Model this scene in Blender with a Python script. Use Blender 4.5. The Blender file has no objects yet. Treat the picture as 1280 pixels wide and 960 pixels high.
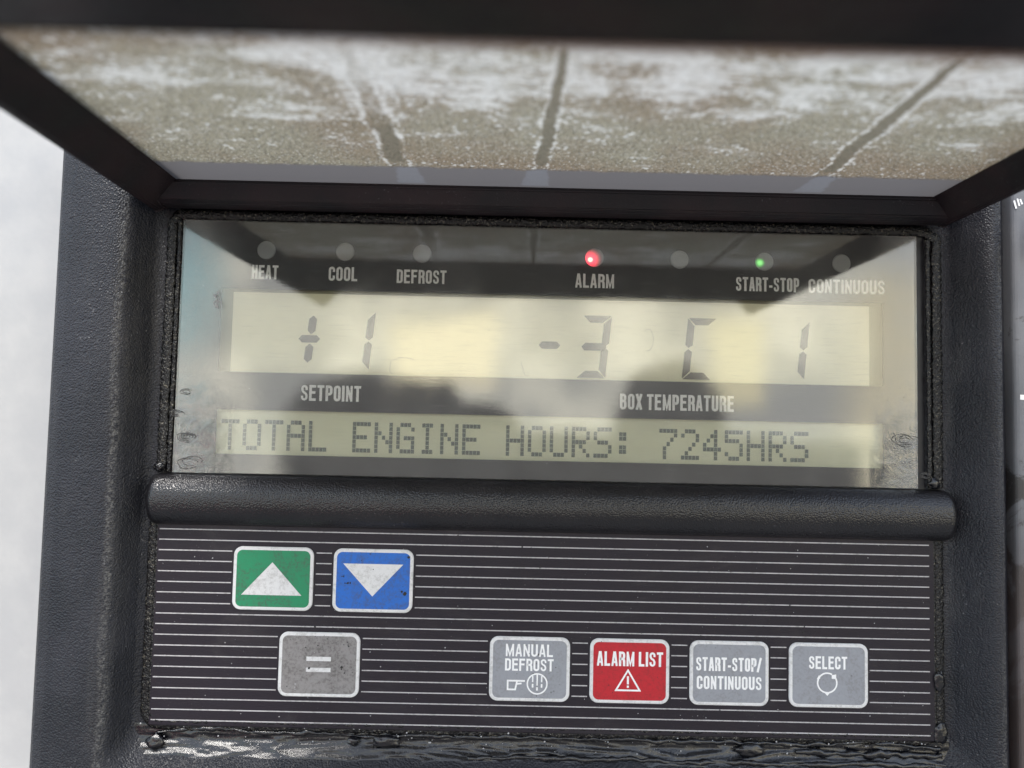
import bpy, bmesh, math, random
from mathutils import Vector, Matrix, noise
random.seed(7)
MM = 0.001
sc = bpy.context.scene
C = sc.collection

# ------------------------------------------------------------------ camera
cam_d = bpy.data.cameras.new('camera'); cam = bpy.data.objects.new('camera', cam_d); C.objects.link(cam)
sc.camera = cam
cam_d.sensor_width = 36; cam_d.lens = 27.0; cam_d.clip_start = 0.002; cam_d.clip_end = 50
rows = ((0.9997403, -0.0225127, -0.00353815), (-0.00478422, -0.05553851, -0.99844508), (0.0222812, 0.99820271, -0.05563179))
M4 = Matrix(rows).to_4x4(); M4.translation = Vector((0, -0.192, 0)); cam.matrix_world = M4
cam_d.dof.use_dof = True; cam_d.dof.focus_distance = 0.190; cam_d.dof.aperture_fstop = 7.5
sc.view_settings.view_transform = 'Standard'; sc.view_settings.look = 'None'
sc.view_settings.exposure = EXPO = 0.94
sc.view_settings.gamma = 1

# ------------------------------------------------------------------ node helpers
class NT:
    def __init__(s, tree): s.t = tree; s.n = tree.nodes; s.l = tree.links
    def inp(s, node, key, v):
        if v is None: return
        if isinstance(v, bpy.types.NodeSocket): s.l.new(v, node.inputs[key])
        else:
            if isinstance(v, tuple) and len(v) == 3 and node.inputs[key].type == 'RGBA': v = (*v, 1)
            node.inputs[key].default_value = v
    def m(s, op, a, b=None, c=None, clamp=False):
        n = s.n.new('ShaderNodeMath'); n.operation = op; n.use_clamp = clamp
        s.inp(n, 0, a); s.inp(n, 1, b); s.inp(n, 2, c); return n.outputs[0]
    def smooth(s, x, a, b):     # 0 below a, 1 above b
        n = s.n.new('ShaderNodeMapRange'); n.interpolation_type = 'SMOOTHSTEP'
        s.inp(n, 0, x)
        if a <= b:
            n.inputs[1].default_value = a; n.inputs[2].default_value = b; n.inputs[3].default_value = 0; n.inputs[4].default_value = 1
        else:
            n.inputs[1].default_value = b; n.inputs[2].default_value = a; n.inputs[3].default_value = 1; n.inputs[4].default_value = 0
        return n.outputs[0]
    def pos(s, scale=(1, 1, 1)):
        g = s.n.new('ShaderNodeNewGeometry'); mp = s.n.new('ShaderNodeMapping'); mp.inputs['Scale'].default_value = scale
        s.l.new(g.outputs['Position'], mp.inputs['Vector']); return mp.outputs[0]
    def noise(s, vec, scale, detail=3, rough=.55, dist=0):
        n = s.n.new('ShaderNodeTexNoise'); s.inp(n, 'Vector', vec); n.inputs['Scale'].default_value = scale
        n.inputs['Detail'].default_value = detail; n.inputs['Roughness'].default_value = rough; n.inputs['Distortion'].default_value = dist
        return n.outputs['Fac']
    def voro(s, vec, scale, feature='F1', out='Distance'):
        n = s.n.new('ShaderNodeTexVoronoi'); n.feature = feature; s.inp(n, 'Vector', vec); n.inputs['Scale'].default_value = scale
        return n.outputs[out]
    def mix(s, f, a, b, mode='MIX'):
        n = s.n.new('ShaderNodeMix'); n.data_type = 'RGBA'; n.blend_type = mode
        s.inp(n, 0, f); s.inp(n, 6, a); s.inp(n, 7, b); return n.outputs[2]
    def bump(s, h, dist, strength=1, normal=None):
        n = s.n.new('ShaderNodeBump'); s.inp(n, 'Height', h); n.inputs['Distance'].default_value = dist; n.inputs['Strength'].default_value = strength
        s.inp(n, 'Normal', normal); return n.outputs[0]
    def bsdf(s, col, rough=.5, **kw):
        n = s.n.new('ShaderNodeBsdfPrincipled'); s.inp(n, 'Base Color', col); s.inp(n, 'Roughness', rough)
        if kw.get('Normal') is not None: s.inp(n, 'Coat Normal', kw['Normal'])
        for k, v in kw.items(): s.inp(n, k.replace('_', ' '), v)
        return n.outputs[0]
    def out(s, sh, kind='ShaderNodeOutputMaterial'):
        o = s.n.new(kind); s.l.new(sh, o.inputs[0])

def mat(name):
    m = bpy.data.materials.new(name); m.use_nodes = True; m.node_tree.nodes.clear()
    return m, NT(m.node_tree)

# ------------------------------------------------------------------ world: sky + surroundings behind the photographer
SUN_EL, SUN_ROT = math.radians(58), math.radians(205)
w = bpy.data.worlds.new('World'); sc.world = w; w.use_nodes = True; w.node_tree.nodes.clear()
N = NT(w.node_tree)
sky = N.n.new('ShaderNodeTexSky'); sky.sky_type = 'NISHITA'; sky.sun_disc = False
sky.sun_elevation = SUN_EL; sky.sun_rotation = SUN_ROT; sky.dust_density = 3.0; sky.air_density = 1.2
tc = N.n.new('ShaderNodeTexCoord'); sp = N.n.new('ShaderNodeSeparateXYZ'); N.l.new(tc.outputs['Generated'], sp.inputs[0])
X, Y, Z = sp.outputs
iy = N.m('DIVIDE', 1.0, N.m('MAXIMUM', N.m('ABSOLUTE', Y), .05))
u = N.m('MULTIPLY', X, iy); v = N.m('MULTIPLY', Z, iy)
wob = N.noise(tc.outputs['Generated'], 9, 4); wv = N.m('MULTIPLY_ADD', wob, .05, -.025)
v2 = N.m('ADD', v, wv); u2 = N.m('ADD', u, wv)
def gate2(x, a, b, s): return N.m('MULTIPLY', N.smooth(x, a - s, a + s), N.smooth(x, b + s, b - s))
ground = N.mix(N.noise(tc.outputs['Generated'], 5, 5), (1.8, 1.95, 2.2), (2.9, 3.05, 3.3))
yard = N.mix(N.smooth(N.noise(tc.outputs['Generated'], 8, 3), .35, .65), (10.5, 10.4, 10.0), (22.0, 21.0, 18.0))
clouds = N.mix(N.smooth(N.noise(tc.outputs['Generated'], 2.2, 5), .4, .65), sky.outputs[0], (11.0, 12.4, 14.6))
yard = N.mix(N.m('MULTIPLY', N.smooth(u2, -.36, -.43), N.smooth(v2, .06, .14)), yard, (8.0, 13.5, 14.5))
yard = N.mix(N.m('MULTIPLY', gate2(u2, -.15, -.02, .02), gate2(v2, .05, .14, .02)), yard, (27.0, 24.0, 17.0))
yard = N.mix(N.m('MULTIPLY', gate2(u2, .26, .33, .015), gate2(v2, .03, .15, .02)), yard, (21.0, 19.0, 13.0))
yard = N.mix(N.smooth(u2, .40, .50), yard, (18.0, 16.0, 11.5))
c = N.mix(N.smooth(v2, .16, .30), yard, clouds)
c = N.mix(N.smooth(v2, -.08, -.16), c, ground)
rb = N.m('ADD', N.m('POWER', N.m('DIVIDE', N.m('ADD', u, .62), .10), 2), N.m('POWER', N.m('DIVIDE', N.m('ADD', v, .31), .17), 2))
c = N.mix(N.m('MULTIPLY', N.smooth(rb, 1.3, .6), N.smooth(Y, .0, -.2)), c, (14, 2.5, 3.5))
# dark figure and raised hands standing in front of the unit (open-air surroundings, seen only as a reflection)
def gate(x, a, b, s): return N.m('MULTIPLY', N.smooth(x, a - s, a + s), N.smooth(x, b + s, b - s))
def hump(cu, cv, ru, rv):
    a = N.m('POWER', N.m('DIVIDE', N.m('SUBTRACT', u, cu), ru), 2); b = N.m('POWER', N.m('DIVIDE', N.m('SUBTRACT', v2, cv), rv), 2)
    return N.smooth(N.m('ADD', N.m('ADD', a, b), N.m('MULTIPLY_ADD', N.noise(tc.outputs['Generated'], 22, 4), .7, -.35)), 1.25, .8)
fig = N.m('MULTIPLY', N.smooth(v2, .002, -.014), gate(u2, -.30, .47, .02))
for hp in ((-.17, 0.0, .12, .066), (-.09, .0, .03, .055), (.21, .0, .075, .088), (-.03, -.02, .05, .05)): fig = N.m('MAXIMUM', fig, hump(*hp))
front = N.smooth(Y, .0, -.2)
c = N.mix(N.m('MULTIPLY', fig, front), c, N.mix(N.noise(tc.outputs['Generated'], 14, 5, .65), (.7, .68, .75), (4.2, 4.0, 3.9)))
bg = N.n.new('ShaderNodeBackground'); N.l.new(c, bg.inputs[0]); bg.inputs[1].default_value = 0.09
N.out(bg.outputs[0], 'ShaderNodeOutputWorld')

sun_d = bpy.data.lights.new('sun', 'SUN'); sun = bpy.data.objects.new('sun', sun_d); C.objects.link(sun)
sun_d.energy = 1.5; sun_d.angle = math.radians(14); sun_d.color = (1, .96, .9)
sd = Vector((math.sin(SUN_ROT) * math.cos(SUN_EL), math.cos(SUN_ROT) * math.cos(SUN_EL), math.sin(SUN_EL)))
sun.rotation_euler = sd.to_track_quat('Z', 'Y').to_euler(); sun.location = sd * 2

# ------------------------------------------------------------------ materials
def plastic(name, col, col2=None, rough=.42, grain=2600, gd=.00006, dust=.25, dustcol=(.20, .20, .21), coat=0, stain=None, spec=.5, cior=1.5, edge=False):
    m, t = mat(name); p = t.pos()
    f = t.noise(p, 55, 5, .6)
    base = t.mix(t.smooth(f, .35, .7), col, col2 or tuple(c * 1.5 for c in col))
    if stain:
        gz = t.n.new('ShaderNodeSeparateXYZ'); t.l.new(p, gz.inputs[0])
        a_ = t.m('MULTIPLY', t.smooth(gz.outputs[2], .006, -.012), .16)
        base = t.mix(t.m('MULTIPLY', t.smooth(t.m('ADD', t.noise(p, 60, 7, .7, .6), a_), .58, .64), .9), base, stain)
        base = t.mix(t.m('MULTIPLY', t.smooth(gz.outputs[2], -.01, -.05), .7), base, (.10, .075, .07))
    if edge:   # painted highlight and chalky wear along the two long inner corners of the frame, road film low down
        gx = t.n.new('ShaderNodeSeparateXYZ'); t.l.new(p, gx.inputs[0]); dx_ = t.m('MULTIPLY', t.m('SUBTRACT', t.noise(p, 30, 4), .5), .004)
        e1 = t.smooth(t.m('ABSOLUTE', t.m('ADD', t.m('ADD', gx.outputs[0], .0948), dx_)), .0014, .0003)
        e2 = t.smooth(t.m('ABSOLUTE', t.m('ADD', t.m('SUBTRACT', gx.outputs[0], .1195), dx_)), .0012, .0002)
        hl_wear = t.m('MULTIPLY', t.m('MAXIMUM', e1, t.m('MULTIPLY', e2, .7)), t.smooth(t.noise(p, 1300, 4, .75), .42, .66))
        base = t.mix(t.m('MULTIPLY', hl_wear, .8), base, (.13, .128, .125))
        film = t.m('MULTIPLY', t.smooth(t.noise(t.pos((2.4, 1, .35)), 42, 6, .7, .3), .52, .74), .35)
        base = t.mix(film, base, (.075, .073, .072))
    sp_ = t.m('MULTIPLY', t.smooth(t.noise(p, 1400, 2), .66, .74), t.smooth(t.noise(p, 60, 3), .45, .65))
    base = t.mix(t.m('MULTIPLY', sp_, dust), base, dustcol)
    g = t.m('SUBTRACT', 1, t.voro(p, grain)); g2 = t.noise(p, grain * .35, 2)
    h = t.m('ADD', g, t.m('MULTIPLY', g2, .8))
    nrm = t.bump(h, gd) if gd else None
    r = t.m('MULTIPLY_ADD', t.noise(p, 220, 4), .3, rough - .15)
    t.out(t.bsdf(base, r, Normal=nrm, Coat_Weight=coat, Coat_Roughness=.2, Coat_IOR=cior, **{'Specular_IOR_Level': spec})); return m
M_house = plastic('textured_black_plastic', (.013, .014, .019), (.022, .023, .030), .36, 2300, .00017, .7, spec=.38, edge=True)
M_bar = plastic('pebbled_black_plastic', (.005, .005, .007), (.010, .009, .011), .34, 2500, .00010, .4, coat=.45, cior=1.6, spec=.3)
M_lid = plastic('lid_black_plastic', (.006, .005, .007), (.020, .010, .012), .5, 2600, .00004, .3, spec=.4)
M_sidepanel = plastic('grey_plastic_panel', (.13, .135, .15), (.17, .175, .19), .5, 2600, .00003, .3, stain=(.035, .032, .03))
M_knob = plastic('black_knob', (.012, .012, .013), None, .5, 2000, .00002)
M_wall = plastic('white_painted_wall', (.44, .44, .445), (.51, .505, .50), .5, 500, .00002, .5, (.35, .35, .37))
M_cavity = plastic('dark_cavity', (.01, .01, .01), None, .7)

def seal(name, col, rough, b1, b2, spk=.8, sp=.5, coat=0):
    m, t = mat(name); p = t.pos()
    f = t.noise(p, 900, 6, .7); vv = t.voro(p, 1700)
    base = t.mix(t.m('MULTIPLY', t.smooth(t.noise(p, 1500, 4, .7), .56, .66), spk), col, (.26, .24, .19))
    n = t.bump(f, b1); n = t.bump(vv, b2, 1, n)
    t.out(t.bsdf(base, t.m('MULTIPLY_ADD', f, .3, rough - .1), Normal=n, Coat_Weight=coat, Coat_Roughness=.05, Coat_IOR=1.6, **{'Specular_IOR_Level': sp})); return m
M_seal = seal('grimy_black_sealant', (.004, .004, .005), .2, .0004, .00018, .5, .35, .25)
M_tar = seal('glossy_black_sealant', (.003, .0035, .006), .12, .00012, .00002, .12, .45, .4)

def printed(name, col, wear=.25, dark=(.35, .34, .34)):
    m, t = mat(name); p = t.pos()
    f = t.smooth(t.m('ADD', t.noise(p, 1100, 5, .75), t.m('MULTIPLY', t.noise(p, 140, 4, .7), .5)), .70, .95)
    t.out(t.bsdf(t.mix(t.m('MULTIPLY', f, wear), col, dark), .45)); return m
M_white = printed('white_print', (.88, .88, .89), .2, (.5, .5, .5))
M_stripe = printed('silver_pinstripe', (.48, .465, .48), .75, (.2, .2, .2))
M_keyborder = printed('white_key_border', (.70, .70, .705), .5, (.34, .33, .32))

def keyface(name, col, grime=.55, gc=(.07, .065, .06), center=None):
    m, t = mat(name); p = t.pos()
    a = t.smooth(t.noise(p, 150, 7, .75, .8), .36, .64)
    b = t.smooth(t.noise(p, 1500, 4, .75), .44, .62)
    d = t.m('MULTIPLY', t.m('ADD', a, .25), t.m('MULTIPLY_ADD', b, .7, .3), clamp=True)
    base = t.mix(t.m('MULTIPLY', d, grime), col, gc)
    spots = t.m('MULTIPLY', t.smooth(t.voro(p, 420), .16, .08), t.smooth(t.noise(p, 160, 2), .60, .68))
    base = t.mix(t.m('MULTIPLY', spots, .8), base, (.02, .02, .02))
    n = t.bump(t.noise(p, 900, 4), .00005)
    t.out(t.bsdf(base, .42, Normal=n)); return m
M_green = keyface('green_key', (.005, .25, .11), .6)
M_blue = keyface('blue_key', (.005, .14, .58), .55)
M_red = keyface('red_key', (.52, .012, .025), .5, (.16, .02, .02))
M_greyd = keyface('dirty_grey_key', (.27, .26, .26), .75, (.09, .083, .08))
M_grey = keyface('grey_key', (.30, .315, .35), .40, (.15, .14, .135))

def kp():
    m, t = mat('keypad_overlay'); p = t.pos()
    base = t.mix(t.noise(p, 60, 5), (.010, .0075, .0125), (.017, .013, .021))
    base = t.mix(t.m('MULTIPLY', t.smooth(t.noise(t.pos((.6, 1, 1.3)), 48, 6, .7, .8), .50, .75), .45), base, (.055, .050, .052))
    fl = t.m('MULTIPLY', t.smooth(t.noise(p, 2300, 2), .67, .74), t.smooth(t.noise(p, 70, 3), .42, .62))
    base = t.mix(t.m('MULTIPLY', fl, .5), base, (.22, .21, .22))
    h = t.noise(p, 2500, 3)
    t.out(t.bsdf(base, t.m('MULTIPLY_ADD', t.noise(p, 180, 4), .25, .38), Normal=t.bump(h, .00005), **{'Specular_IOR_Level': .35})); return m
M_keypad = kp()
M_fascia = plastic('display_mask', (.010, .010, .013), (.016, .016, .020), .5, 2000, 0, .2)

def lcd(name, a, b):
    m, t = mat(name); p = t.pos((1, 1, 6)); 
    base = t.mix(t.noise(p, 40, 4), a, b)
    t.out(t.bsdf(base, .45)); return m
M_lcd = lcd('lcd_reflector', (.86, .82, .60), (.90, .87, .66))
M_lcd2 = lcd('text_lcd_reflector', (.68, .68, .48), (.78, .77, .58))
M_lcdedge = lcd('lcd_glass_edge', (.28, .27, .17), (.34, .33, .21))
def segm(name, col, tr):
    m, t = mat(name)
    s1 = t.bsdf(col, .5); tb = t.n.new('ShaderNodeBsdfTransparent'); mx = t.n.new('ShaderNodeMixShader')
    mx.inputs[0].default_value = tr; t.l.new(s1, mx.inputs[1]); t.l.new(tb.outputs[0], mx.inputs[2]); t.out(mx.outputs[0]); return m
M_seg = segm('lcd_segment', (.10, .085, .08), .30)
M_dot = segm('lcd_dot', (.05, .095, .11), .34)

def glass():
    m, t = mat('scratched_clear_window'); p = t.pos(); ps = t.pos((.025, 1, 1))
    fr = t.n.new('ShaderNodeFresnel'); fr.inputs['IOR'].default_value = 1.52
    sc1 = t.noise(ps, 3800, 3, .7); sc2 = t.noise(t.pos((.35, 1, 1)), 260, 5, .6)
    damage = t.m('MULTIPLY', t.noise(p, 330, 5, .65, 1.2), t.n.new('ShaderNodeValue').outputs[0]); 
    # melted / etched patches near the side edges
    g = t.n.new('ShaderNodeSeparateXYZ'); t.l.new(t.n.new('ShaderNodeNewGeometry').outputs['Position'], g.inputs[0])
    edge = t.m('MAXIMUM', t.smooth(g.outputs[0], .090, .101), t.smooth(g.outputs[0], -.066, -.080))
    low = t.smooth(g.outputs[2], .012, -.004)
    dm = t.m('MULTIPLY', edge, t.m('MULTIPLY_ADD', low, .97, .03))
    hd = t.m('MULTIPLY', t.noise(p, 210, 5, .6, 1.8), dm)
    n = t.bump(sc1, .0000012); n = t.bump(sc2, .000004, 1, n); n = t.bump(hd, .00045, 1, n)
    rough = t.m('MULTIPLY_ADD', t.smooth(t.noise(p, 90, 4), .35, .7), .05, .02)
    rough = t.m('ADD', rough, t.m('MULTIPLY', edge, .05))
    t.l.new(n, fr.inputs['Normal'])
    gl = t.n.new('ShaderNodeBsdfGlossy'); t.l.new(n, gl.inputs['Normal']); t.l.new(rough, gl.inputs['Roughness']); gl.inputs['Color'].default_value = (1, 1, 1, 1)
    tr = t.n.new('ShaderNodeBsdfTransparent'); tr.inputs[0].default_value = (.97, .98, .97, 1)
    mx = t.n.new('ShaderNodeMixShader'); t.l.new(t.m('MULTIPLY', fr.outputs[0], 1.75, clamp=True), mx.inputs[0]); t.l.new(tr.outputs[0], mx.inputs[1]); t.l.new(gl.outputs[0], mx.inputs[2])
    # film of dust
    di = t.n.new('ShaderNodeBsdfDiffuse'); di.inputs[0].default_value = (.62, .63, .62, 1)
    hz = t.m('MULTIPLY', t.smooth(t.noise(p, 45, 5, .6, .5), .4, .85), .045)
    fine = t.m('MULTIPLY', t.smooth(t.noise(ps, 5200, 2), .56, .70), .05)
    hz = t.m('ADD', t.m('ADD', hz, .006), fine); hz = t.m('ADD', hz, t.m('MULTIPLY', edge, t.m('MULTIPLY', t.noise(p, 120, 4), .22)))
    m2 = t.n.new('ShaderNodeMixShader'); t.l.new(hz, m2.inputs[0]); t.l.new(mx.outputs[0], m2.inputs[1]); t.l.new(di.outputs[0], m2.inputs[2])
    t.out(m2.outputs[0]); return m
M_glass = glass()

def lamp(name, spot=None, col=(1, 1, 1), k=1):
    m, t = mat(name)
    b = t.bsdf((.30, .31, .32), .35, Coat_Weight=.2)
    if spot is None: t.out(b); return m
    tcn = t.n.new('ShaderNodeTexCoord'); s = t.n.new('ShaderNodeSeparateXYZ'); t.l.new(tcn.outputs['Object'], s.inputs[0])
    dx = t.m('SUBTRACT', s.outputs[0], spot[0]); dz = t.m('SUBTRACT', s.outputs[2], spot[1])
    d = t.m('SQRT', t.m('ADD', t.m('MULTIPLY', dx, dx), t.m('MULTIPLY', dz, dz)))
    glow = t.m('MULTIPLY', t.smooth(d, spot[2], .0003), 1.0); core = t.smooth(d, .0008, .0003)
    em = t.n.new('ShaderNodeEmission'); t.l.new(t.mix(core, (*col[0],), (*col[1],)), em.inputs[0])
    t.l.new(t.m('MULTIPLY', t.m('POWER', glow, 1.6), k), em.inputs[1])
    ad = t.n.new('ShaderNodeAddShader'); t.l.new(b, ad.inputs[0]); t.l.new(em.outputs[0], ad.inputs[1]); t.out(ad.outputs[0]); return m
M_lamp = lamp('indicator_lens')
M_lampR = lamp('red_lit_indicator_lens', (-.0011, -.0006, .0032), ((1, .015, .05), (1, .55, .35)), 1.8)
M_lampG = lamp('green_lit_indicator_lens', (-.0012, -.0004, .0016), ((.1, .9, .08), (.3, 1, .25)), .55)

def pane():
    m, t = mat('frosted_dirty_lid_window'); p = t.pos()
    def at(nm):
        a = t.n.new('ShaderNodeAttribute'); a.attribute_name = nm; return a.outputs['Fac']
    frost, clear, strip, tint = at('frost'), at('clear'), at('strip'), at('tint')
    base = t.mix(tint, (.305, .285, .215), (.26, .21, .15))
    cell = t.noise(p, 1500, 3, .7); cell2 = t.smooth(t.voro(p, 1300), .45, .1)
    base = t.mix(t.m('MULTIPLY', t.smooth(cell, .42, .66), .6), base, (.10, .095, .075))
    gr2 = t.noise(t.pos((.45, 1, 1)), 1100, 4, .75)
    fl = t.m('MULTIPLY', t.smooth(t.m('ADD', t.m('MULTIPLY', gr2, 1.5), t.m('MULTIPLY', frost, .75)), 1.0, 1.65), .82, clamp=True)
    glint_flecks = t.m('MULTIPLY', t.smooth(t.noise(p, 1700, 2), .60, .68), .8)  # condensation glints painted into the colour as white flecks
    fl = t.m('MAXIMUM', fl, glint_flecks)
    fl = t.m('MULTIPLY', fl, t.m('SUBTRACT', 1, t.m('MAXIMUM', clear, strip)))
    base = t.mix(t.m('MULTIPLY', clear, .7), base, (.15, .14, .11)); base = t.mix(strip, base, (.13, .125, .128)); base = t.mix(t.m('MULTIPLY', at('spot'), t.m('MULTIPLY_ADD', cell, .8, .4)), base, (.165, .17, .185))
    big = t.m('MULTIPLY', t.smooth(t.voro(p, 620), .42, .20), t.smooth(t.m('ADD', t.noise(p, 300, 3), t.m('MULTIPLY', frost, .35)), .58, .70))
    fl = t.m('MAXIMUM', fl, t.m('MULTIPLY', big, t.m('MULTIPLY', t.m('SUBTRACT', 1, t.m('MAXIMUM', clear, strip)), .75)))
    base = t.mix(fl, base, (.70, .71, .69)); base = t.mix(at('rim'), base, (.11, .065, .045))
    grain = t.m('MULTIPLY', t.m('ADD', cell, cell2), t.m('SUBTRACT', 1, strip))
    n = t.bump(grain, .0006)
    tl = t.n.new('ShaderNodeBsdfTranslucent'); t.l.new(base, tl.inputs[0]); t.l.new(n, tl.inputs['Normal'])
    pr = t.bsdf(base, .25, Normal=n)
    mx = t.n.new('ShaderNodeMixShader'); mx.inputs[0].default_value = .62; t.l.new(pr, mx.inputs[1]); t.l.new(tl.outputs[0], mx.inputs[2])
    tb = t.n.new('ShaderNodeBsdfTransparent'); tb.inputs[0].default_value = (.8, .8, .75, 1)
    m2 = t.n.new('ShaderNodeMixShader'); t.l.new(t.m('MULTIPLY', t.m('SUBTRACT', 1, fl), .02), m2.inputs[0]); t.l.new(mx.outputs[0], m2.inputs[1]); t.l.new(tb.outputs[0], m2.inputs[2])
    t.out(m2.outputs[0]); return m
M_pane = pane()

# ------------------------------------------------------------------ object helpers (all numbers in millimetres)
ORG = {}
def link(name, bm, m, parent=None, org=(0, 0, 0), smooth=False, mods=None):
    """bm in world mm -> one mesh object with its origin at org"""
    o_ = Vector(org) * MM
    for v_ in bm.verts: v_.co = v_.co * MM - o_
    bmesh.ops.recalc_face_normals(bm, faces=bm.faces)
    me = bpy.data.meshes.new(name); bm.to_mesh(me); bm.free()
    if smooth:
        for p in me.polygons: p.use_smooth = True
    me.materials.append(m)
    o = bpy.data.objects.new(name, me); C.objects.link(o)
    po = Vector((0, 0, 0))
    if parent is not None: o.parent = parent; po = ORG[parent.name]
    o.location = o_ - po; ORG[o.name] = o_
    return o
def thing(name, label, cat, loc):
    o = bpy.data.objects.new(name, None); C.objects.link(o); o.location = Vector(loc) * MM; ORG[o.name] = Vector(loc) * MM
    o.empty_display_size = .02; o['label'] = label; o['category'] = cat; return o
def B(): return bmesh.new()
def box(bm, x0, x1, y0, y1, z0, z1, bev=0, seg=2):
    r = bmesh.ops.create_cube(bm, size=1)
    for v_ in r['verts']:
        v_.co = Vector(((x0 + x1) / 2 + v_.co.x * (x1 - x0), (y0 + y1) / 2 + v_.co.y * (y1 - y0), (z0 + z1) / 2 + v_.co.z * (z1 - z0)))
    if bev:
        es = list({e for v_ in r['verts'] for e in v_.link_edges})
        bmesh.ops.bevel(bm, geom=es, offset=bev, segments=seg, affect='EDGES', profile=.5)
def rrect(x0, x1, z0, z1, r, seg=8):
    pts = []
    for cx, cz, a0 in ((x1 - r, z1 - r, 0), (x0 + r, z1 - r, 90), (x0 + r, z0 + r, 180), (x1 - r, z0 + r, 270)):
        for k in range(seg + 1):
            a = math.radians(a0 + 90 * k / seg); pts.append((cx + r * math.cos(a), cz + r * math.sin(a)))
    return pts
def rings(bm, lst, cap_last=False, cap_first=False):
    """lst: (x0,x1,z0,z1,r,y)"""
    prev = None; first = None
    for x0, x1, z0, z1, r, y in lst:
        vs = [bm.verts.new((x, y, z)) for x, z in rrect(x0, x1, z0, z1, r)]
        if prev:
            n = len(vs)
            for i in range(n): bm.faces.new((prev[i], prev[(i + 1) % n], vs[(i + 1) % n], vs[i]))
        else: first = vs
        prev = vs
    if cap_last: bm.faces.new(prev)
    if cap_first: bm.faces.new(first)
def poly(bm, pts, y, th=0):
    vs = [bm.verts.new((x, y, z)) for x, z in pts]
    f = bm.faces.new(vs)
    f.normal_update()
    if f.normal.y > 0: f.normal_flip()
    if th:
        r = bmesh.ops.extrude_face_region(bm, geom=[f])
        for g in r['geom']:
            if isinstance(g, bmesh.types.BMVert): g.co.y += th
def plate(bm, xs, zs, holes, y0, y1):
    """slab with rectangular openings"""
    def solid(i, j): return 0 <= i < len(xs) - 1 and 0 <= j < len(zs) - 1 and (i, j) not in holes
    def q(*p): bm.faces.new([bm.verts.new(a) for a in p])
    for i in range(len(xs) - 1):
        for j in range(len(zs) - 1):
            if not solid(i, j): continue
            a, b, c_, d = xs[i], xs[i + 1], zs[j], zs[j + 1]
            q((a, y0, c_), (b, y0, c_), (b, y0, d), (a, y0, d)); q((a, y1, c_), (a, y1, d), (b, y1, d), (b, y1, c_))
            if not solid(i - 1, j): q((a, y0, c_), (a, y0, d), (a, y1, d), (a, y1, c_))
            if not solid(i + 1, j): q((b, y0, c_), (b, y1, c_), (b, y1, d), (b, y0, d))
            if not solid(i, j - 1): q((a, y0, c_), (a, y1, c_), (b, y1, c_), (b, y0, c_))
            if not solid(i, j + 1): q((a, y0, d), (b, y0, d), (b, y1, d), (a, y1, d))
    bmesh.ops.remove_doubles(bm, verts=bm.verts, dist=1e-4)
def prism_y(bm, prof, y0, y1, dx1=0):
    """profile (x,z) swept along y"""
    a = [bm.verts.new((x, y0, z)) for x, z in prof]; b = [bm.verts.new((x + dx1, y1, z)) for x, z in prof]
    n = len(prof)
    for i in range(n): bm.faces.new((a[i], a[(i + 1) % n], b[(i + 1) % n], b[i]))
    bm.faces.new(a); bm.faces.new(b)
def prism_x(bm, prof, x0, x1):
    """profile (y,z) swept along x"""
    a = [bm.verts.new((x0, y, z)) for y, z in prof]; b = [bm.verts.new((x1, y, z)) for y, z in prof]
    n = len(prof)
    for i in range(n): bm.faces.new((a[i], a[(i + 1) % n], b[(i + 1) % n], b[i]))
    bm.faces.new(a); bm.faces.new(b)

# ---- condensed sign lettering, drawn as strokes
def fillet(pts, closed=False, seg=6):
    out = []; n = len(pts)
    for i, (x, y, r) in enumerate(pts):
        if r == 0 or (not closed and i in (0, n - 1)): out.append((x, y)); continue
        p = Vector((x, y)); a = Vector(pts[i - 1][:2]) - p; b = Vector(pts[(i + 1) % n][:2]) - p
        r = min(r, a.length * .5 if pts[i - 1][2] else a.length, b.length * .5 if pts[(i + 1) % n][2] else b.length)
        A = p + a.normalized() * r; Bp = p + b.normalized() * r
        for k in range(seg + 1):
            s = k / seg; q = A * (1 - s) ** 2 + p * 2 * s * (1 - s) * .85 + (A + Bp) * .5 * 2 * s * (1 - s) * .15 + Bp * s * s
            out.append((q.x, q.y))
    return out
def ribbon(bm, pts, w_, y, closed=False):
    P = [Vector(p) for p in pts]; Q = [P[0]]
    for p in P[1:]:
        if (p - Q[-1]).length > 1e-4: Q.append(p)
    if closed and (Q[0] - Q[-1]).length < 1e-4: Q.pop()
    P = Q; n = len(P); L = []; Rr = []
    for i in range(n):
        a = P[i - 1] if (i > 0 or closed) else None; b = P[(i + 1) % n] if (i < n - 1 or closed) else None
        d1 = (P[i] - a).normalized() if a is not None else None; d2 = (b - P[i]).normalized() if b is not None else None
        if d1 is None: d1 = d2
        if d2 is None: d2 = d1
        n1 = Vector((-d1.y, d1.x)); n2 = Vector((-d2.y, d2.x)); mm_ = (n1 + n2)
        mm_ = mm_ / max(mm_.length, 1e-6); k = min(1 / max(mm_.dot(n1), .35), 2.4)
        L.append(P[i] + mm_ * w_ / 2 * k); Rr.append(P[i] - mm_ * w_ / 2 * k)
    l = [bm.verts.new((p.x, y, p.y)) for p in L]; r = [bm.verts.new((p.x, y, p.y)) for p in Rr]
    for i in range(n if closed else n - 1):
        j = (i + 1) % n; f = bm.faces.new((l[i], l[j], r[j], r[i])); f.normal_update()
        if f.normal.y > 0: f.normal_flip()
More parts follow.
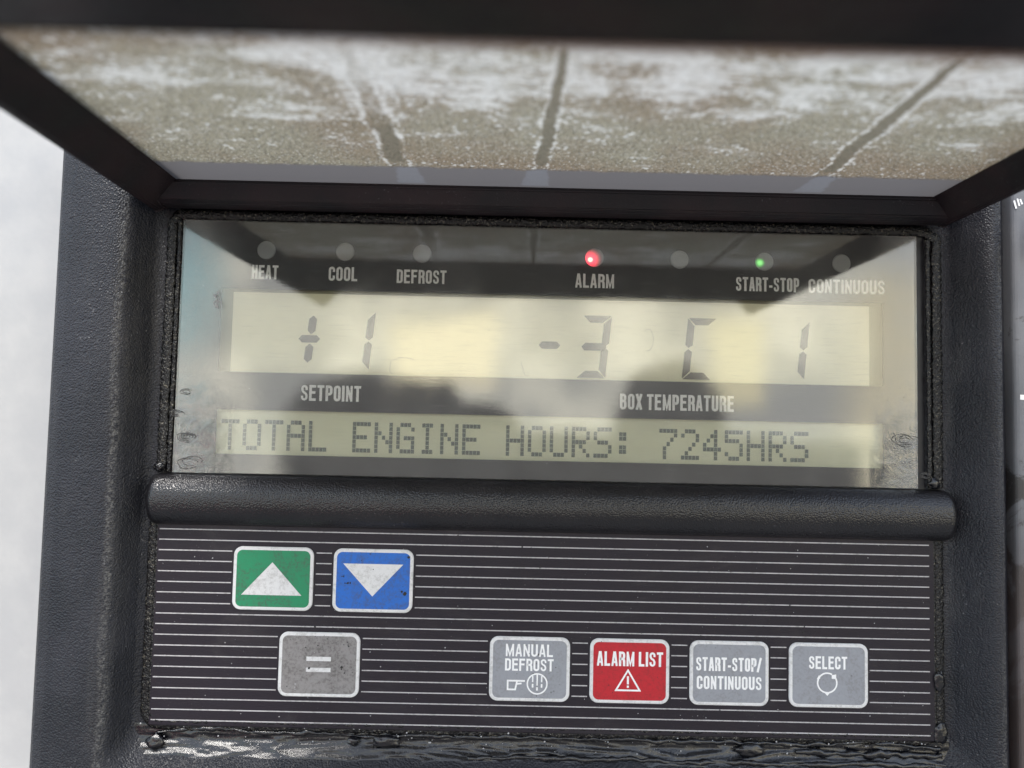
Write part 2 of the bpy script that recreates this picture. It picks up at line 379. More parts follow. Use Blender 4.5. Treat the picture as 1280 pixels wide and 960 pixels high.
def glyph(ch, W, t):
    h = t / 2; x0, x1, y0, y1 = h, W - h, h, 1 - h; mx = W / 2; r = (x1 - x0) * .5; m_ = .53
    G = {
     'E': [([(x1 + h * .9, y1, 0), (x0, y1, 0), (x0, y0, 0), (x1 + h * .9, y0, 0)], 0), ([(x0, m_, 0), (x1 + h * .5, m_, 0)], 0)],
     'F': [([(x1 + h * .9, y1, 0), (x0, y1, 0), (x0, 0, 0)], 0), ([(x0, m_, 0), (x1 + h * .3, m_, 0)], 0)],
     'L': [([(x0, 1, 0), (x0, y0, 0), (x1 + h * .9, y0, 0)], 0)],
     'T': [([(0, y1, 0), (W, y1, 0)], 0), ([(mx, y1, 0), (mx, 0, 0)], 0)],
     'H': [([(x0, 0, 0), (x0, 1, 0)], 0), ([(x1, 0, 0), (x1, 1, 0)], 0), ([(x0, m_, 0), (x1, m_, 0)], 0)],
     'I': [([(h, 0, 0), (h, 1, 0)], 0)],
     'N': [([(x0, 0, 0), (x0, 1, 0)], 0), ([(x1, 0, 0), (x1, 1, 0)], 0), ([(x0 * .9, .97, 0), (x1 + x0 * .1, .03, 0)], 0)],
     'M': [([(x0, 0, 0), (x0, 1, 0)], 0), ([(x1, 0, 0), (x1, 1, 0)], 0), ([(x0, .97, 0), (mx, .1, 0), (x1, .97, 0)], 0)],
     'A': [([(x0 * .8, 0, 0), (mx - h * .25, 1, 0)], 0), ([(W - x0 * .8, 0, 0), (mx + h * .25, 1, 0)], 0), ([(x0, .27, 0), (x1, .27, 0)], 0)],
     'X': [([(x0 * .8, 0, 0), (W - x0 * .8, 1, 0)], 0), ([(W - x0 * .8, 0, 0), (x0 * .8, 1, 0)], 0)],
     'O': [([(x0, y0, r), (x1, y0, r), (x1, y1, r), (x0, y1, r)], 1)],
     'U': [([(x0, 1, 0), (x0, y0, r), (x1, y0, r), (x1, 1, 0)], 0)],
     'C': [([(x1, .63, 0), (x1, y1, r), (x0, y1, r), (x0, y0, r), (x1, y0, r), (x1, .37, 0)], 0)],
     'D': [([(x0, y0, 0), (x1, y0, r), (x1, y1, r), (x0, y1, 0)], 1)],
     'P': [([(x0, 0, 0), (x0, y1, 0), (x1, y1, r), (x1, .44, r), (x0, .44, 0)], 0)],
     'R': [([(x0, 0, 0), (x0, y1, 0), (x1, y1, r), (x1, .5, r), (x0, .5, 0)], 0), ([(x1 - r * .6, .5, 0), (x1, .42, r * .5), (x1 + h * .15, 0, 0)], 0)],
     'B': [([(x0, y0, 0), (x0, y1, 0), (x1 - h * .2, y1, r), (x1 - h * .2, m_, r), (x0, m_, 0)], 0), ([(x0, m_, 0), (x1, m_, r), (x1, y0, r), (x0, y0, 0)], 0)],
     'S': [([(x1, .67, 0), (x1, y1, r), (x0, y1, r), (x0, .58, r), (x1, .44, r), (x1, y0, r), (x0, y0, r), (x0, .31, 0)], 0)],
     '-': [([(0, .36, 0), (W * .6, .36, 0)], 0)],
     '/': [([(0, -.03, 0), (W * .62, 1.03, 0)], 0)],
    }
    return G[ch]
def text_width(s, W, gap, t):
    x = 0
    for ch in s:
        x += (.22 if ch == ' ' else t if ch == 'I' else W * 1.28 if ch == 'M' else W * .62 if ch in '-/' else W * .92 if ch == 'L' else W) + (0 if ch == ' ' else gap)
    return x - gap
def lettering(bm, s, x0, x1, z0, z1, y, t=.165, W=.44, gap=.085):
    tw = text_width(s, W, gap, t); sx = (x1 - x0) / tw; sz = z1 - z0; x = 0; dy = 0
    # stroke units: work in heights, stretch x afterwards
    kx = sx / sz
    for ch in s:
        if ch == ' ': x += .22; continue
        Wc = W * 1.28 if ch == 'M' else W * .92 if ch == 'L' else W
        Wk = Wc * kx
        for pts, closed in glyph(ch, Wk, t):
            f = fillet(pts, bool(closed)); dy += 1
            ribbon(bm, [(x0 + x * sx + px * sz, z0 + pz * sz) for px, pz in f], t * sz * (.86 if ch in 'MNSA' else 1), y - .006 * (dy % 6), bool(closed))
        x += (t / kx if ch == 'I' else W * .62 if ch in '-/' else Wc) + gap
def tube_path(bm, pts, rad, sides=10, amp=.35, freq=.35, flat=1.0, closed=False, seed=0):
    P = [Vector(p) for p in pts]; ringsv = []
    n = len(P)
    for i, p in enumerate(P):
        d = (P[min(i + 1, n - 1)] - P[max(i - 1, 0)]).normalized(); yv = Vector((0, 1, 0)); s = d.cross(yv).normalized()
        vs = []
        for k in range(sides):
            a = 2 * math.pi * k / sides; q = s * math.cos(a) + yv * math.sin(a) * flat
            c_ = p + q * rad
            f = 1 + amp * noise.noise(c_ * freq + Vector((seed, 0, 0))) + amp * .6 * noise.noise(c_ * freq * 3.1 + Vector((0, seed, 0)))
            vs.append(bm.verts.new(p + q * rad * f))
        ringsv.append(vs)
    for i in range(n - 1):
        for k in range(sides): bm.faces.new((ringsv[i][k], ringsv[i][(k + 1) % sides], ringsv[i + 1][(k + 1) % sides], ringsv[i + 1][k]))
    bm.faces.new(ringsv[0]); bm.faces.new(ringsv[-1])
def dens(pts, step=.5):
    out = []
    for a, b in zip(pts[:-1], pts[1:]):
        a = Vector(a); b = Vector(b); k = max(1, int((b - a).length / step))
        out += [a.lerp(b, i / k) for i in range(k)]
    out.append(Vector(pts[-1])); return out

# ------------------------------------------------------------------ trailer wall (white) and neighbouring grey panel
bm = B(); box(bm, -420, 420, 15, 40, -330, 330, 2)
wall = link('trailer_wall', bm, M_wall, org=(0, 40, -330))
wall['label'] = 'white painted trailer wall behind the black control unit'; wall['category'] = 'wall'

sp_t = thing('side_panel', 'grey plastic panel with white plus mark right of the control unit', 'panel', (170, 15, -110))
bm = B(); box(bm, 122.9, 260, -6.5, 15, -112, 112, 1.4, 4)
link('panel_face', bm, M_sidepanel, sp_t, (190, 4, 0))
bm = B()
for k in range(2):
    r_, y0_, y1_ = ((6.4, -7.6, -6.4), (5.2, -13, -7.6))[k]
    res = bmesh.ops.create_cone(bm, cap_ends=True, segments=48, radius1=r_, radius2=r_ * .94, depth=y1_ - y0_, matrix=Matrix.Translation((131.8, (y0_ + y1_) / 2, 49.5)) @ Matrix.Rotation(math.radians(90), 4, 'X'))
link('knob', bm, M_knob, sp_t, (131.8, -6.5, 49.5), True)
bm = B(); poly(bm, [(123.9 + .0, 9.3), (125.8, 9.3), (125.8, 7.4), (127.0, 7.4), (127.0, 9.3), (128.9, 9.3), (128.9, 10.5), (127.0, 10.5), (127.0, 12.4), (125.8, 12.4), (125.8, 10.5), (123.9, 10.5)], -6.53)
link('plus_mark', bm, M_white, sp_t, (126.4, -6.53, 9.9))
bm = B()
for i, (x, z, l) in enumerate(((123.6, 56.3, 2.0), (124.4, 57.0, 1.8), (125.1, 57.4, 1.3))): ribbon(bm, [(x, z), (x - .5, z + l)], .42, -6.53 - .004 * i)
ribbon(bm, fillet([(126.2, 57, 0), (126.2, 59, .8), (127.6, 59, .8), (127.6, 57, .8), (126.2, 57, 0)]), .5, -6.55)
link('printed_mark', bm, M_white, sp_t, (125, -6.53, 57.5))

# ------------------------------------------------------------------ control unit
cu = thing('control_unit', 'black refrigeration control unit with raised lid, digital display and keypad', 'control unit', (4, 15, -100))
bm = B()
L_ = [(-112, 121.6, -104, 76, 4, 15), (-112, 121.6, -104, 76, 4, -3.6), (-111.6, 121.2, -103.6, 75.6, 4, -4.8), (-110.6, 120.2, -102.6, 74.6, 4, -5.6),
      (-108, 119.6, -100, 72, 4, -6.6), (-97, 118.0, -89, 69, 7, -7.2), (-95, 117.0, -87, 67, 7, -6.9), (-93.6, 116, -85.4, 65, 7, -6.0), (-92.6, 114.6, -84.2, 63.5, 7, -4.4),
      (-90.8, 111.6, -80, 61, 6, .2), (-90, 110.8, -78.6, 60, 5.5, 1.2), (-88.4, 109.4, -77, 58, 5, 1.6), (-86.5, 107.4, -74.5, 56, 4, 1.7), (-84.2, 105, -73, 54, 3, 1.8), (-84.2, 105, -73, 54, 3, 8)]
rings(bm, L_, cap_last=True)
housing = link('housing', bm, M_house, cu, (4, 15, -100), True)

# --- display mask with openings
bm = B(); plate(bm, [-84, -73.6, 94.8, 104.8], [-14.5, -8.4, 2.8, 12.3, 33.6, 52], {(1, 1), (1, 3)}, 1.5, 2.4)
mask = link('display_mask', bm, M_fascia, cu, (10, 2.4, 18))
def caption(parent, name, s, x0, x1, z0, z1, y, m=M_white, **kw):
    bm = B(); lettering(bm, s, x0, x1, z0, z1, y, **kw)
    return link(name, bm, m, parent, ((x0 + x1) / 2, y, (z0 + z1) / 2))
for s, x0, x1, z0, z1 in (('HEAT', -66, -59.3, 36.0, 39.6), ('COOL', -46.5, -39.2, 36.0, 39.6), ('DEFROST', -29.2, -16.6, 35.8, 39.3), ('ALARM', 16.2, 26.1, 35.7, 39.3),
                          ('START-STOP', 57.1, 73.2, 35.8, 39.4), ('CONTINUOUS', 75.6, 95.1, 35.7, 39.3), ('SETPOINT', -52.4, -37.3, 5.4, 9.4), ('BOX TEMPERATURE', 28.0, 56.8, 5.0, 9.0)):
    caption(mask, 'printed_caption', s, x0, x1, z0, z1, 1.47)
# --- main lcd
bm = B(); box(bm, -74.5, 95.6, 4.2, 5.2, 11.4, 34.6)
main = link('temperature_display', bm, M_lcdedge, cu, (10, 5, 23))
bm = B(); box(bm, -71.3, 92.2, 3.95, 4.2, 11.4, 33.0)
link('display_reflector', bm, M_lcd, main, (10, 4, 22))
SL = math.tan(math.radians(5.6)); YS = 3.6
def segs(bm, cx, zb, Wd, H, which, t=1.95, g=.16):
    hh = H / 2
    def P(lst): poly(bm, [(cx + x + z * SL, zb + z) for x, z in lst], YS)
    def horiz(z, kind):
        x0, x1 = g, Wd - g
        if kind == 'mid': P([(x0 + .3, z), (x0 + t / 2 + .2, z + t / 2), (x1 - t / 2 - .2, z + t / 2), (x1 - .3, z), (x1 - t / 2 - .2, z - t / 2), (x0 + t / 2 + .2, z - t / 2)])
        if kind == 'top': P([(x0, H), (x1, H), (x1 - t, H - t * .92), (x0 + t, H - t * .92)])
        if kind == 'bot': P([(x0, 0), (x1, 0), (x1 - t, t * .92), (x0 + t, t * .92)])
    def vert(side, up):
        s = 1 if side == 'R' else -1; xo = Wd if side == 'R' else 0
        if up: P([(xo, H - g), (xo - s * t * .95, H - t - g), (xo - s * t * .95, hh + t * .42), (xo - s * t * .45, hh + g), (xo, hh + t * .5)])
        else: P([(xo, g), (xo - s * t * .95, t + g), (xo - s * t * .95, hh - t * .42), (xo - s * t * .45, hh - g), (xo, hh - t * .5)])
    for k in which:
        if k == 'a': horiz(0, 'top')
        if k == 'd': horiz(0, 'bot')
        if k == 'g': horiz(hh, 'mid')
        if k == 'b': vert('R', 1)
        if k == 'c': vert('R', 0)
        if k == 'f': vert('L', 1)
        if k == 'e': vert('L', 0)
def digit(name, *a, **k):
    bm = B(); segs(bm, *a, **k); link(name, bm, M_seg, main, (a[0] + a[2] / 2, YS, a[1] + a[3] / 2))
digit('digit', 17.0, 12.9, 7.4, 16.0, 'abcdg')           # 3
digit('digit', 44.0, 13.1, 7.4, 15.8, 'afed')            # C
digit('digit', -43.4, 13.6, 7.4, 15.0, 'bc')             # 1
digit('digit', 67.9, 13.6, 7.4, 15.0, 'bc')              # 1
bm = B()
def hexbar(bm, pts): poly(bm, pts, YS)
def vhex(bm, x, z0, z1, t): hexbar(bm, [(x + z0 * 0 - t / 2 + (z0 + t * .4 - 21) * SL, z0 + t * .45), (x + (z0 - 21) * SL, z0), (x + t / 2 + (z0 + t * .4 - 21) * SL, z0 + t * .45), (x + t / 2 + (z1 - t * .4 - 21) * SL, z1 - t * .45), (x + (z1 - 21) * SL, z1), (x - t / 2 + (z1 - t * .4 - 21) * SL, z1 - t * .45)])
vhex(bm, -51.1, 15.2, 20.1, 2.0); vhex(bm, -51.1, 22.5, 27.3, 2.0)
hexbar(bm, [(-54.1, 21.3), (-53.2, 22.25), (-49.5, 22.25), (-48.6, 21.3), (-49.5, 20.35), (-53.2, 20.35)])
link('plus_sign', bm, M_seg, main, (-51.3, YS, 21.3))
bm = B(); hexbar(bm, [(7.3, 21.05), (8.2, 22.0), (11.9, 22.0), (12.8, 21.05), (11.9, 20.1), (8.2, 20.1)])
link('minus_sign', bm, M_seg, main, (10, YS, 21))
# --- text lcd
bm = B(); box(bm, -74.6, 95.8, 3.4, 4.2, -9.4, 3.8)
tl = link('text_display', bm, M_lcd2, cu, (10, 4, -3))
F57 = {'T': '11111 00100 00100 00100 00100 00100 00100', 'O': '01110 10001 10001 10001 10001 10001 01110', 'A': '01110 10001 10001 11111 10001 10001 10001',
 'L': '10000 10000 10000 10000 10000 10000 11111', 'E': '11111 10000 10000 11110 10000 10000 11111', 'N': '10001 10001 11001 10101 10011 10001 10001',
 'G': '01110 10001 10000 10111 10001 10001 01111', 'I': '01110 00100 00100 00100 00100 00100 01110', 'H': '10001 10001 10001 11111 10001 10001 10001',
 'U': '10001 10001 10001 10001 10001 10001 01110', 'R': '11110 10001 10001 11110 10100 10010 10001', 'S': '01111 10000 10000 01110 00001 00001 11110',
 ':': '00000 01100 01100 00000 01100 01100 00000', '7': '11111 00001 00010 00100 01000 01000 01000', '2': '01110 10001 00001 00010 00100 01000 11111',
 '4': '00010 00110 01010 10010 11111 00010 00010', '5': '11111 10000 11110 00001 00001 10001 01110'}
ci = 0
for word in 'TOTAL ENGINE HOURS: 7245HRS'.split(' '):
    bm = B(); xa = -72.7 + ci * 5.553
    for ch in word:
        for r_, row in enumerate(F57[ch].split()):
            for k, bit in enumerate(row):
                if bit == '1':
                    x = -72.7 + ci * 5.553 + k * .926; z = .35 - r_ * 1.11
                    poly(bm, [(x, z), (x + .85, z), (x + .85, z - 1.02), (x, z - 1.02)], 3.1)
        ci += 1
    link('dot_matrix_word', bm, M_dot, tl, (xa, 3.1, -3)); ci += 1

# --- indicator lamps
def disc(bm, cx, cz, r, y0, y1, n=40, bevel=.25):
    rr = [(r, y1), (r, y0 + bevel), (r - bevel, y0)]
    prev = None
    for rad, y in rr:
        vs = [bm.verts.new((cx + rad * math.cos(2 * math.pi * i / n), y, cz + rad * math.sin(2 * math.pi * i / n))) for i in range(n)]
        if prev:
            for i in range(n): bm.faces.new((prev[i], prev[(i + 1) % n], vs[(i + 1) % n], vs[i]))
        prev = vs
    bm.faces.new(prev)
for x, mm_, lab in ((-62.5, M_lamp, None), (-42.5, M_lamp, None), (-22.9, M_lamp, None), (21, M_lampR, 'red lit alarm lamp'), (42.7, M_lamp, None), (64.3, M_lampG, 'green lit start-stop lamp'), (84, M_lamp, None)):
    bm = B(); disc(bm, x, 43.5, 2.35, 1.25, 1.6)
    o = link('indicator_lamp', bm, mm_, cu, (x, 1.6, 43.5))
    if lab: o['label'] = lab

# --- clear window over the displays
bm = B(); box(bm, -83.2, 102.4, -.2, .6, -13.2, 50.5, .15, 1)
win = link('display_window', bm, M_glass, cu, (10, 0, 18))

# --- crossbar between window and keypad
bm = B(); nx, na = 220, 22; prev = None
xa, xb, zc, rz, ry = -88.8, 111.2, -19.7, 6.35, 6.2
xs_ = []
for i in range(nx + 1):
    s = i / nx; s = .5 - .5 * math.cos(math.pi * s) ; xs_.append(xa + (xb - xa) * s)
for x in xs_:
    e = min(x - xa, xb - x); k = math.sqrt(max(0, 1 - (1 - min(e / 3.0, 1)) ** 2)) if e < 3.0 else 1
    k = max(k, .02); vs = []
    for j in range(na + 1):
        a = math.pi * j / na
        vs.append(bm.verts.new((x, 1.6 - (ry + .0) * math.sin(a) ** .75 * (k ** .8), zc + rz * math.cos(a) * (0.55 + .45 * k))))
    if prev:
        for j in range(na): bm.faces.new((prev[j], prev[j + 1], vs[j + 1], vs[j]))
    prev = vs
link('crossbar', bm, M_bar, cu, (11, 1.6, zc), True)

# --- keypad
keys = [  # x0,x1,z0,z1,material,label
 ('green', -66.9, -47.2, -46.3, -30.9, M_green), ('blue', -42.3, -22.6, -46.3, -30.9, M_blue), ('equals', -54.9, -35.1, -66.9, -51.4, M_greyd),
 ('defrost', -3.3, 16.4, -66.9, -51.4, M_grey), ('alarm', 21.3, 40.8, -66.9, -51.4, M_red), ('start', 45.8, 65.2, -66.9, -51.4, M_grey), ('select', 70.2, 89.6, -66.9, -51.4, M_grey)]
bm = B(); box(bm, -86.2, 106.3, .0, 1.4, -74.6, -24.5, .2, 1)
kpd = link('keypad_overlay', bm, M_keypad, cu, (10, 1.4, -50))
bm = B(); ns = 19; z = -27.05; dz = 2.565
for i in range(ns):
    zz = z - i * dz; cuts = sorted((k[1] - .55, k[2] + .55) for k in keys if k[3] - .35 < zz < k[4] + .35)
    x = -85.6; segs_ = []
    for a, b in cuts: segs_.append((x, a)); x = b
    segs_.append((x, 105.0))
    for a, b in segs_: poly(bm, [(a, zz - .135), (b, zz - .135), (b, zz + .135), (a, zz + .135)], -.02)
link('pinstripes', bm, M_stripe, kpd, (10, 0, -50))
def slab(bm, x0, x1, z0, z1, r, y0, y1, b=.18):
    rings(bm, [(x0, x1, z0, z1, r, y1), (x0, x1, z0, z1, r, y0 + b), (x0 + b, x1 - b, z0 + b, z1 - b, r - b, y0)], cap_last=True)
KEY = {}
labs = dict(green='green key with white up arrow', blue='blue key with white down arrow', equals='dirty grey key with equals sign', defrost='grey manual defrost key', alarm='red alarm list key', start='grey start-stop key', select='grey select key')
for nm, x0, x1, z0, z1, m_ in keys:
    bm = B(); slab(bm, x0, x1, z0, z1, 2.1, -.42, 0.05)
    k = link('key', bm, M_keyborder, cu, ((x0 + x1) / 2, 0, (z0 + z1) / 2)); k['label'] = labs[nm]
    bm = B(); slab(bm, x0 + .82, x1 - .82, z0 + .82, z1 - .82, 1.4, -.47, -.3, .05)
    link('key_face', bm, m_, k, ((x0 + x1) / 2, -.45, (z0 + z1) / 2)); KEY[nm] = k
YF = -.50
bm = B(); poly(bm, [(-64.7, -42.6), (-49.9, -42.6), (-57.3, -34.6)], YF); link('arrow_symbol', bm, M_keyborder, KEY['green'], (-57.3, YF, -39))
bm = B(); poly(bm, [(-39.9, -34.5), (-25.1, -34.5), (-32.5, -42.4)], YF); link('arrow_symbol', bm, M_keyborder, KEY['blue'], (-32.5, YF, -38))
bm = B()
for za, zb in ((-58.25, -57.2), (-60.85, -59.85)): poly(bm, [(-48.1, za), (-42.1, za), (-42.1, zb), (-48.1, zb)], YF)
link('equals_symbol', bm, M_keyborder, KEY['equals'], (-45, YF, -59))
caption(KEY['defrost'], 'key_caption', 'MANUAL', .6, 12.2, -56.1, -53.1, YF)
caption(KEY['defrost'], 'key_caption', 'DEFROST', .5, 12.4, -59.55, -56.6, YF)
bm = B()
ribbon(bm, [(1.25, -61.95), (1.25, -64.05), (3.1, -64.05), (3.55, -61.95)], .42, YF, True); ribbon(bm, [(3.4, -61.95), (5.45, -61.95)], .42, YF - .006); ribbon(bm, [(3.5, -62.7), (4.65, -62.55)], .4, YF - .012)
link('pointing_hand_symbol', bm, M_white, KEY['defrost'], (3, YF, -63))
def ring(bm, cx, cz, r, w_, y, a0=0, a1=360, n=40):
    pts = [(cx + r * math.cos(math.radians(a0 + (a1 - a0) * i / n)), cz + r * math.sin(math.radians(a0 + (a1 - a0) * i / n))) for i in range(n + (0 if a1 - a0 == 360 else 1))]
    ribbon(bm, pts, w_, y, a1 - a0 == 360)
bm = B(); cx, cz = 8.45, -62.6
ring(bm, cx, cz, 2.4, .36, YF)
for dx, zt, zm, zd0, zd1 in ((-1.1, 1.9, .4, 0, -.9), (0, 2.3, -.4, -.8, -1.6), (1.1, 1.9, .4, 0, -.9)):
    ribbon(bm, [(cx + dx, cz + zt), (cx + dx, cz + zm)], .34, YF - .006); ribbon(bm, [(cx + dx, cz + zd0), (cx + dx, cz + zd1)], .4, YF - .012)
link('defrost_symbol', bm, M_white, KEY['defrost'], (cx, YF, cz))
caption(KEY['alarm'], 'key_caption', 'ALARM LIST', 23.0, 39.2, -57.9, -54.4, YF)
bm = B()
ribbon(bm, [(27.75, -63.7), (33.55, -63.7), (30.65, -58.9)], .42, YF, True)
ribbon(bm, [(30.65, -60.3), (30.65, -62.25)], .5, YF - .006); ribbon(bm, [(30.65, -62.55), (30.65, -63.1)], .5, YF - .012)
link('warning_symbol', bm, M_white, KEY['alarm'], (30.6, YF, -62))
caption(KEY['start'], 'key_caption', 'START-STOP/', 47.3, 63.2, -58.6, -55.3, YF)
caption(KEY['start'], 'key_caption', 'CONTINUOUS', 47.5, 63.4, -63.0, -59.8, YF)
caption(KEY['select'], 'key_caption', 'SELECT', 75.0, 84.4, -57.6, -54.5, YF)
bm = B(); cx, cz = 79.5, -60.9
ring(bm, cx, cz, 2.35, .38, YF, 60, 395)
poly(bm, [(cx - .6, cz - 2.45), (cx + .6, cz - 2.45), (cx, cz - 3.1)], YF - .006); poly(bm, [(cx + 1.1, cz + 1.0), (cx + 2.2, cz + 1.0), (cx + 2.2, cz + 2.1), (cx + 1.1, cz + 1.9)], YF - .006)
poly(bm, [(cx - 2.6, cz + .8), (cx - 1.7, cz + 1.0), (cx - 2.0, cz + 1.9)], YF - .006)
link('select_symbol', bm, M_white, KEY['select'], (cx, YF, cz))

# --- sealant: beads round the window and the keypad, smear along the bottom
bm = B()
tube_path(bm, dens([(-86.3, .9, -13), (-86.3, .9, 50), (-84.8, .9, 52), (104.8, .9, 52), (107.9, .9, 50), (107.9, .9, -13)]), 1.3, 10, .3, 1.3, .35, seed=3)
tube_path(bm, dens([(-84.3, .6, -13), (-84.2, .6, 50.6)]), .6, 8, .4, 1.4, .5, seed=9)
tube_path(bm, dens([(105.4, .4, 50), (105.6, .4, -13)]), .6, 8, .4, 1.4, .5, seed=19)
link('window_sealant', bm, M_seal, cu, (-86, 1, 20), True)
bm = B()
def kpath(x0, x1, zt, zb, r, y):
    p = [(x0, y, zt)] + [(x, y, z_) for x, z_ in reversed(rrect(x0, x1, zb, zt, r)[9 + 9:])][::-1]
    q = rrect(x0, x1, zb, zt, r); left = q[18:27]; right = q[27:36]
    return dens([(x0, y, zt)] + [(a, y, b) for a, b in left] + [(a, y, b) for a, b in right] + [(x1, y, zt)])
tube_path(bm, kpath(-87.4, 107.7, -25, -74.6, 4, .7), 1.2, 10, .3, 1.3, .35, seed=5)
tube_path(bm, kpath(-86.2, 106.3, -25, -73.6, 3.2, .3), .42, 8, .5, 1.2, .8, seed=15)
link('keypad_sealant', bm, M_seal, cu, (10, 1, -74), True)
bm = B(); nx, nz = 560, 44; grid = []
for j in range(nz + 1):
    row = []
    for i in range(nx + 1):
        x = -90 + 200 * i / nx; s = j / nz; z_ = -74.4 - 11.0 * s
        base = 1.4 - 5.0 * max(0, (s - .3) / .7) ** 1.2
        q = Vector((x * .055, z_ * .5 + .5 * noise.noise(Vector((x * .08, 1, 1))), 0)); q2 = Vector((x * .11, z_ * .8, 3))
        rdg = 1 - abs(noise.noise(q)) * 2.4; rdg2 = 1 - abs(noise.noise(q2)) * 2
        env = max(0, math.sin(math.pi * min(1, s * 1.15))) ** .6
        hgt = .35 + .6 * env * (.55 * max(0, rdg) ** 2 + .35 * max(0, rdg2) ** 2 + .06 * noise.noise(Vector((x * .6, z_ * 1.5, 7))) + .25 * max(0, noise.noise(Vector((x * .05, z_ * .2, 9)))) * noise.noise(Vector((x * 2.2, z_ * 3, 7)))) 
        row.append(bm.verts.new((x, base - hgt * (1 if s < .9 else (1 - s) * 10), z_)))
    grid.append(row)
for j in range(nz):
    for i in range(nx): bm.faces.new((grid[j][i], grid[j][i + 1], grid[j + 1][i + 1], grid[j + 1][i]))
link('sealant_smear', bm, M_tar, cu, (10, 0, -79), True)
for sd_, z0_, yb, x0_, x1_, rr in ((1, -76.0, .55, -84, 108, .45), (3, -80.4, -.5, -8, 106, .55), (6, -78.0, .1, 72, 108, .7)):
    bm = B(); pts = []; xx = x0_
    while xx < x1_:
        pts.append((xx, yb - .4 * noise.noise(Vector((xx * .12, sd_, 3))), z0_ + 1.3 * noise.noise(Vector((xx * .05, sd_ * 7, 0))) + .45 * noise.noise(Vector((xx * .33, sd_ * 3, 5))))); xx += .35
    tube_path(bm, pts, rr, 12, 1.1, .22, .8, seed=sd_ * 5)
    link('sealant_ridge', bm, M_tar, cu, (x0_, yb, z0_), True)
for (x, y, z_, rx, rz_, nm) in ((61, -.2, -77.4, 3.6, 1.5, 'sealant_blob'), (-28, -.4, -77.2, 3.4, 1.5, 'sealant_blob'), (-36, -.3, -77.2, 1.6, 1.0, 'sealant_blob'), (-84, -.6, -78.4, 2.2, 1.8, 'sealant_blob'),
                           (107.6, .2, -72.6, 1.7, 2.6, 'sealant_blob'), (-86.6, .4, -11.9, 1.4, 1.1, 'sealant_blob'), (106.6, .4, -11.8, 1.5, 1.4, 'sealant_blob'), (107.2, -.1, -60, 1.3, 2.4, 'sealant_blob')):
    bm = B(); bmesh.ops.create_icosphere(bm, subdivisions=4, radius=1)
    for v_ in bm.verts:
        c0 = v_.co.copy(); k = 1 + .28 * noise.noise(c0 * 1.6 + Vector((x, 0, z_)))
        v_.co = Vector((x + c0.x * rx * k, y + c0.y * .9 * k, z_ + c0.z * rz_ * k))
    link(nm, bm, M_tar, cu, (x, y, z_), True)


# --- small damage on the window: a chip, lifted corner film, curled hairs; grit on the keypad and keys
M_chip = printed('chipped_plastic', (.42, .42, .43), .6)
bm = B()
for i in range(16):
    a = random.uniform(-1, 1); x = -73.6 + a * 1.1; z_ = 30.2 + random.uniform(-2.0, 2.4); l = random.uniform(.5, 1.6); th = 1.35 + random.uniform(-.35, .35)
    w_ = random.uniform(.12, .32); dx, dz_ = math.cos(th) * l / 2, math.sin(th) * l / 2
    p = [bm.verts.new((x - dx, -.25, z_ - dz_)), bm.verts.new((x + w_, -.25 - w_ * .5, z_)), bm.verts.new((x + dx, -.25, z_ + dz_)), bm.verts.new((x - w_, -.25 - w_ * .3, z_ + .1))]
    bm.faces.new(p)
link('chip_mark', bm, M_chip, win, (-73.6, -.2, 30.2))
M_hair = printed('pale_fibre', (.30, .30, .29), .2)
for cx, cz, r1, r2, a0, a1, nm in ((-26.5, 14.3, 3.6, 2.6, 40, 250, 'hair'), (34.5, 22.5, 1.4, 2.8, -100, 130, 'hair'), (7.5, 18.5, 5, 7, 200, 240, 'hair')):
    bm = B(); pts = []
    for k in range(30):
        a = math.radians(a0 + (a1 - a0) * k / 29); f = 1 + .12 * noise.noise(Vector((k * .3, cx, cz)))
        pts.append((cx + r1 * f * math.cos(a), -.26, cz + r2 * f * math.sin(a)))
    tube_path(bm, pts, .022, 5, 0); link(nm, bm, M_hair, win, (cx, -.26, cz))
M_film = seal('wet_looking_film', (.05, .05, .05), .15, .0003, .0001, .6)
for cx, cz, n_, rr_ in ((-80, -4.3, 4, 2.4), (-82.6, 1.6, 3, 1.6), (-80.5, 7, 2, 1.4), (99, -1.2, 3, 3.2), (104, -9.8, 3, 1.4), (-79, -10.5, 2, 3)):
    for q in range(n_):
        bm = B(); pts = []; r0 = rr_ * (1 - q / (n_ + .6)); ang = random.uniform(-.4, .4)
        for k in range(26):
            a = 2 * math.pi * k / 25 * random.choice((.8, .9, 1)) if False else 2 * math.pi * (k / 25) * .86 + ang
            f = 1 + .35 * noise.noise(Vector((math.cos(a) + cx, math.sin(a) + q, cz)))
            pts.append((cx + r0 * f * math.cos(a), -.24, cz + r0 * .48 * f * math.sin(a)))
        tube_path(bm, pts, .09, 5, .8, 1.2, .6, seed=q); link('film_wrinkle', bm, M_film, win, (cx, -.24, cz))
M_grit = printed('pale_grit', (.40, .40, .41), .3); M_soot = printed('dark_grit', (.012, .012, .012), 0)
